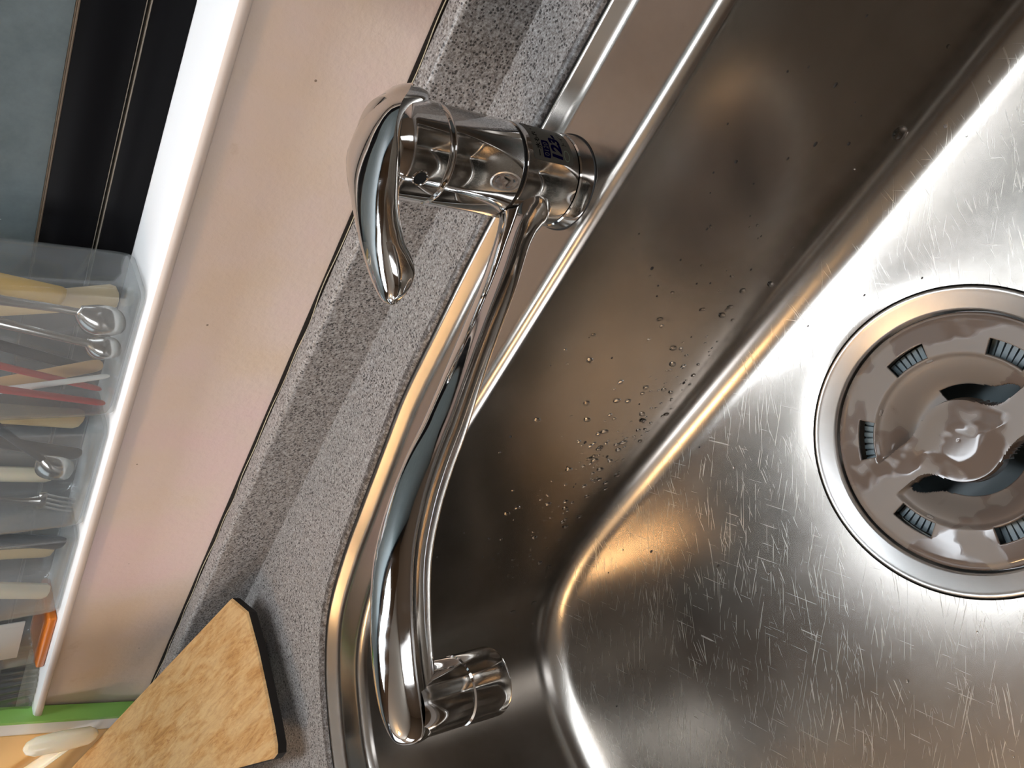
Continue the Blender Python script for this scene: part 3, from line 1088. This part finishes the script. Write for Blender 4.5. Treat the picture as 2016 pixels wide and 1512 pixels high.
cutlery_box(-0.6275, -0.5225, 0.262, 'clear plastic cutlery box left of the other two, wooden handle inside')

def stick(name, p0, p1, r0, r1, m, label, cat, group, flat=1.0, ext=0.0, n=12):
    p0, p1 = Vector(p0), Vector(p1)
    p1 = p1 + (p1 - p0).normalized() * ext
    bm = bmesh.new()
    ts = [0, 0.015, 0.05, 0.3, 0.6, 0.9, 0.985, 1.0]
    rr_ = [0.35, 0.8, 1, 1, 1, 1, 0.8, 0.35]
    tube(bm, [p0.lerp(p1, t) for t in ts], [(r0 + (r1 - r0) * t) * k for t, k in zip(ts, rr_)], n, flat, side=(1, 0, 0))
    return tag(obj(name, bm, m), label, cat, group)

def spoon(tip, neck, hend, W, label, hm, group, ext=0.05, depth=0.006):
    tip, neck, hend = Vector(tip), Vector(neck), Vector(hend)
    a = (neck - tip).normalized()
    n = Vector((0, -1, 0))
    n = (n - a * n.dot(a)).normalized()
    b = a.cross(n)
    L = (neck - tip).length
    t = thing('spoon', tip, label, 'spoon', group)
    bm = bmesh.new()
    loops = []
    for i in range(17):
        u = i / 16
        ww = W * max(0.06, (math.sin(PI * min(1, u * 0.93 + 0.035)) ** 0.72)) * (1 - 0.25 * u)
        if i == 16: ww = 0.0028
        row = []
        for j in range(13):
            v = -1 + 2 * j / 12
            row.append(tip + a * (L * u) + b * (ww * v) + n * (depth * (1 - v * v) * (ww / W) - 0.002))
        loops.append(row)
    loft(bm, loops, False)
    o = obj('bowl', bm, M['spoon_steel'], t, angle=80)
    md = o.modifiers.new('t', 'SOLIDIFY')
    md.thickness = 0.001
    bm = bmesh.new()
    hd_ = (hend - neck)
    e = hend + hd_.normalized() * ext
    tube(bm, [neck - a * 0.004 - n * 0.001, neck.lerp(e, 0.12), neck.lerp(e, 0.4), neck.lerp(e, 0.8), e], [0.0026, 0.0026, 0.0032, 0.0048, 0.0052], 12, 0.42, side=b)
    obj('handle', bm, hm, t)
    return t

G = 'cutlery standing in the clear boxes'
# first box
spoon((-.3415, .3790, .1590), (-.3275, .3790, .1835), (-.3235, .3800, .2200), 0.0125, 'shiny steel spoon with broad bowl against the front of the first box', M['spoon_steel'], G)
spoon((-.3610, .3790, .1565), (-.3520, .3800, .1760), (-.3440, .3850, .2170), 0.0105, 'steel spoon with grey handle leaning below the broad one in the first box', M['spoon_steel'], G)
stick('wooden_spatula', (-.3350, .3990, .1860), (-.3290, .4000, .2180), .0070, .0075, M['yellow_wood'], 'yellow wooden handle at the right end of the first box', 'spatula', G, 0.35, 0.04)
stick('wooden_spatula', (-.3360, .4040, .1570), (-.3480, .4045, .2150), .0100, .0070, M['beige_wood'], 'pale flat wooden spatula behind the shiny spoons in the first box', 'spatula', G, 0.25, 0.03)
stick('bamboo_skewer', (-.3860, .3980, .1580), (-.4010, .3960, .2110), .0055, .0055, M['tan_wood'], 'tan bamboo strip with notched edge in the first box', 'chopstick', G, 0.3, 0.04)
stick('chopstick', (-.3830, .3850, .1570), (-.3960, .3860, .2110), .0016, .0024, M['white_plastic'], 'white chopstick slanting across the first box', 'chopstick', G, 1.0, 0.05)
stick('chopstick', (-.4010, .3790, .1575), (-.3905, .3800, .2080), .0020, .0026, M['red'], 'red chopstick nearest the front of the first box', 'chopstick', G, 1.0, 0.05)
stick('chopstick', (-.4000, .3900, .1580), (-.3835, .3910, .2080), .0018, .0025, M['red'], 'red chopstick behind the other red one in the first box', 'chopstick', G, 1.0, 0.05)
stick('table_knife', (-.3950, .4000, .1580), (-.3770, .4010, .2080), .0040, .0040, M['black_plastic'], 'dark stick between the two red chopsticks in the first box', 'cutlery', G, 0.4, 0.05)
# second box
spoon((-.4810, .3850, .1660), (-.4560, .3830, .1850), (-.4300, .3870, .2100), 0.0125, 'steel spoon with black handle lying slantwise in the second box', M['black_plastic'], G)
stick('table_knife', (-.4690, .3960, .1580), (-.4530, .3960, .2060), .0060, .0052, M['black_plastic'], 'black flat handle behind the slanting spoon in the second box', 'cutlery', G, 0.35, 0.05)
stick('wooden_spatula', (-.4400, .4020, .1600), (-.4330, .4020, .2080), .0090, .0080, M['beige_wood'], 'pale wooden handle at the right end of the second box', 'spatula', G, 0.35, 0.05)
# fork
fk = thing('fork', (-.5080, .3880, .1580), 'steel fork with points down at the left end of the second box', 'fork', G)
bm = bmesh.new()
for k in range(4):
    dx = -0.0066 + 0.0044 * k
    tube(bm, [Vector((-.5120 + dx * 1.0, .3870, .1575)), Vector((-.5100 + dx, .3880, .1660)), Vector((-.5060 + dx, .3890, .1760))], [.0006, .0010, .0012], 8, 0.8, side=(1, 0, 0))
box(bm, -.5140, -.4985, .3880, .3900, .1745, .1800, 0.0007)
obj('tines', bm, M['spoon_steel'], fk)
bm = bmesh.new()
tube(bm, [Vector((-.5062, .389, .1790)), Vector((-.5050, .389, .188)), Vector((-.4990, .390, .215)), Vector((-.4930, .390, .262))], [.0055, .0026, .0030, .0046], 12, 0.4, side=(1, 0, 0))
obj('handle', bm, M['spoon_steel'], fk)
stick('wooden_spatula', (-.4960, .4020, .1700), (-.4900, .4020, .2100), .0065, .0065, M['cream'], 'cream rounded handle end behind the fork in the second box', 'spatula', G, 0.6, 0.04)
# third box
stick('table_knife', (-.5520, .3840, .1575), (-.5400, .3850, .1990), .0072, .0060, M['black_plastic'], 'black knife handle at the right end of the third box', 'cutlery', G, 0.35, 0.05)
stick('table_knife', (-.5660, .3960, .1580), (-.5620, .3960, .2000), .0058, .0052, M['spoon_steel'], 'grey steel handle in the middle of the third box', 'cutlery', G, 0.35, 0.05)
stick('wooden_spatula', (-.5830, .4010, .1580), (-.5780, .4010, .2000), .0085, .0080, M['beige_wood'], 'pale flat wooden spatula in the middle of the third box', 'spatula', G, 0.3, 0.05)
stick('wooden_spatula', (-.6120, .3840, .1600), (-.6010, .3850, .2000), .0080, .0085, M['cream'], 'cream rounded spatula at the left end of the third box', 'spatula', G, 0.6, 0.04)

# small clear container with an orange base, left of the boxes
tb = thing('clear_tumbler', (-.668, .386, ZS), 'small clear container with orange base and white card, left of the cutlery boxes', 'container')
bm = bmesh.new()
box(bm, -.7000, -.6330, .3720, .4070, ZS + 0.0062, .262, 0.004, 3)
obj('shell', bm, M['clear'], tb)
obj('base', box(bmesh.new(), -.7030, -.6310, .3705, .4085, ZS, ZS + 0.0062, 0.0018, 3), M['orange'], tb)
obj('card', box(bmesh.new(), -.6900, -.6380, .3765, .3775, ZS + 0.020, .255, 0.0003), M['white_plastic'], tb)

# ribbed clear plastic pouch
bm = bmesh.new()
loops = []
for z, k in ((ZS + 0.0002, 0.88), (ZS + 0.003, 0.97), (ZS + 0.02, 1.0), (ZS + 0.05, 1.03), (ZS + 0.09, 1.0), (ZS + 0.11, 0.9)):
    loop = []
    for i in range(240):
        a = 2 * PI * i / 240
        rib = 1 + 0.045 * math.sin(a * 30 + math.sin(z * 90) * 0.6)
        ca, sa = math.cos(a), math.sin(a)
        loop.append((-.7570 + 0.046 * k * math.copysign(abs(ca) ** 0.8, ca) * rib, .3890 + 0.0175 * k * math.copysign(abs(sa) ** 0.8, sa) * rib, z))
    loops.append(loop)
loft(bm, loops, True, True, True)
o = obj('ribbed_cup', bm, M['clear_rib'])
tag(o, 'shiny ribbed clear plastic cup standing on the sill above the green carton', 'cup')

# ---------------------------------------------------------------- cutting board
A = Vector((-.5990, .3450, .0344))
E1 = Vector((-.9543, 0, .2988))
EY = Vector((0, 1, 0))
NB = E1.cross(EY).normalized()
if NB.z < 0: NB = -NB
def bp(px, py, d=0.0):
    """board coordinates: px along the board, py across (towards the wall), d above the face"""
    return A + E1 * px + EY * py + NB * d
bd = thing('cutting_board', (-.66, .28, ZG), 'worn brown wooden cutting board tilted on the worktop at the left of the sink', 'cutting board')
outl = [(0.000, 0.0), (-0.0130, -0.0218), (-0.0110, -0.055), (-0.0070, -0.085), (-0.0030, -0.112), (0.000, -0.1265), (0.0030, -0.1320), (0.0090, -0.1330), (0.060, -0.115), (0.12, -0.110), (0.33, -0.110), (0.34, -0.10), (0.34, -0.01), (0.33, 0.0)]
TH = 0.0105
bm = bmesh.new()
loops = []
def inset(pts, d):
    cx_ = sum(p[0] for p in pts) / len(pts)
    cy_ = sum(p[1] for p in pts) / len(pts)
    out = []
    for x, y in pts:
        v = Vector((x - cx_, y - cy_))
        l = v.length
        v *= (l - d) / l
        out.append((cx_ + v.x, cy_ + v.y))
    return out
loops = [[bp(x, y, -TH) for x, y in inset(outl, 0.0015)], [bp(x, y, -TH + 0.0015) for x, y in outl], [bp(x, y, -0.0015) for x, y in outl], [bp(x, y, 0) for x, y in inset(outl, 0.0015)]]
loft(bm, loops, True, True, True)
o = obj('plank', bm, M['wood'], bd, angle=30)
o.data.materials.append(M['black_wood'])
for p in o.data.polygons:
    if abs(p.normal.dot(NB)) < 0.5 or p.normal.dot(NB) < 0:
        p.material_index = 1  # plank sides and underside take the black material
for px, py in ((0.045, -0.03), (0.045, -0.085)):
    c = bp(px, py, -TH)
    bm = bmesh.new()
    lathe(bm, [(0.0002, ZG + 0.0002), (0.006, ZG + 0.0002), (0.006, c.z + 0.002), (0.0002, c.z + 0.002)], (c.x, c.y, 0), 20)
    obj('foot', bm, M['rubber'], bd)

# ---------------------------------------------------------------- green-edged carton and cream spatula at the left
gt = thing('carton', (-.90, .366, .0505), 'carton with green and white edge and beige front leaning by the wall, bottom left', 'carton')
def band(t0, t1, y0, y1, m, name):
    bm = bmesh.new()
    def edge_x(z):
        return -.815 + (z - .0505) * 0.40
    loops = []
    for z in (.0505, .26):
        ex = edge_x(z)
        loops.append([(ex - t0, y0, z), (ex - t0, y1, z), (ex - t1, y1, z), (ex - t1, y0, z)])
    loft(bm, loops, True, True, True)
    return obj(name, bm, M[m], gt, smooth=False)
band(0.0005, 0.30, .3602, .3738, 'white_plastic', 'body')
band(0.0, 0.0040, .3598, .3740, 'green', 'green_edge')
band(0.024, 0.30, .3594, .3602, 'beige', 'front_print')
# cream spatula in front of the carton
st = thing('spatula', (-.80, .345, .08), 'cream plastic spatula with rounded head in front of the green-edged carton', 'spatula')
bm = bmesh.new()
P0, P1 = Vector((-.800, .3470, .1010)), Vector((-.795, .3470, .1600))
tube(bm, [P0, P0.lerp(P1, .04), P0.lerp(P1, .12), P0.lerp(P1, .5), P0.lerp(P1, .85), P0.lerp(P1, .96), P1], [.003, .0075, .0110, .0130, .0115, .0075, .002], 20, 0.6, side=(1, 0, 0))
obj('head', bm, M['cream'], st)
bm = bmesh.new()
tube(bm, [Vector((-.801, .3480, .1200)), Vector((-.830, .3480, .1380)), Vector((-.875, .3480, .170)), Vector((-.93, .3480, .215))], [.0060, .0058, .0060, .0065], 14, 0.7, side=(0, 1, 0))
obj('handle', bm, M['cream'], st)

# unseen flask shape added further left to throw the stepped shade on the wall
pt = thing('shade_caster', (-.825, .10, ZG), 'tall dark unseen cylinder added left of the sink to shade the wall', 'blocker')
bm = bmesh.new()
lathe(bm, [(0.0002, 0.0002), (0.056, 0.0002), (0.060, 0.004), (0.060, 0.40), (0.052, 0.425), (0.046, 0.43), (0.0002, 0.431)], (-.825, .10, ZG), 48)
obj('body', bm, M['black_plastic'], pt)
bm = bmesh.new()
lathe(bm, [(0.0002, 0.4312), (0.044, 0.4312), (0.046, 0.435), (0.044, 0.482), (0.040, 0.486), (0.0002, 0.487)], (-.825, .10, ZG), 40)
obj('cap', bm, M['chrome'], pt)
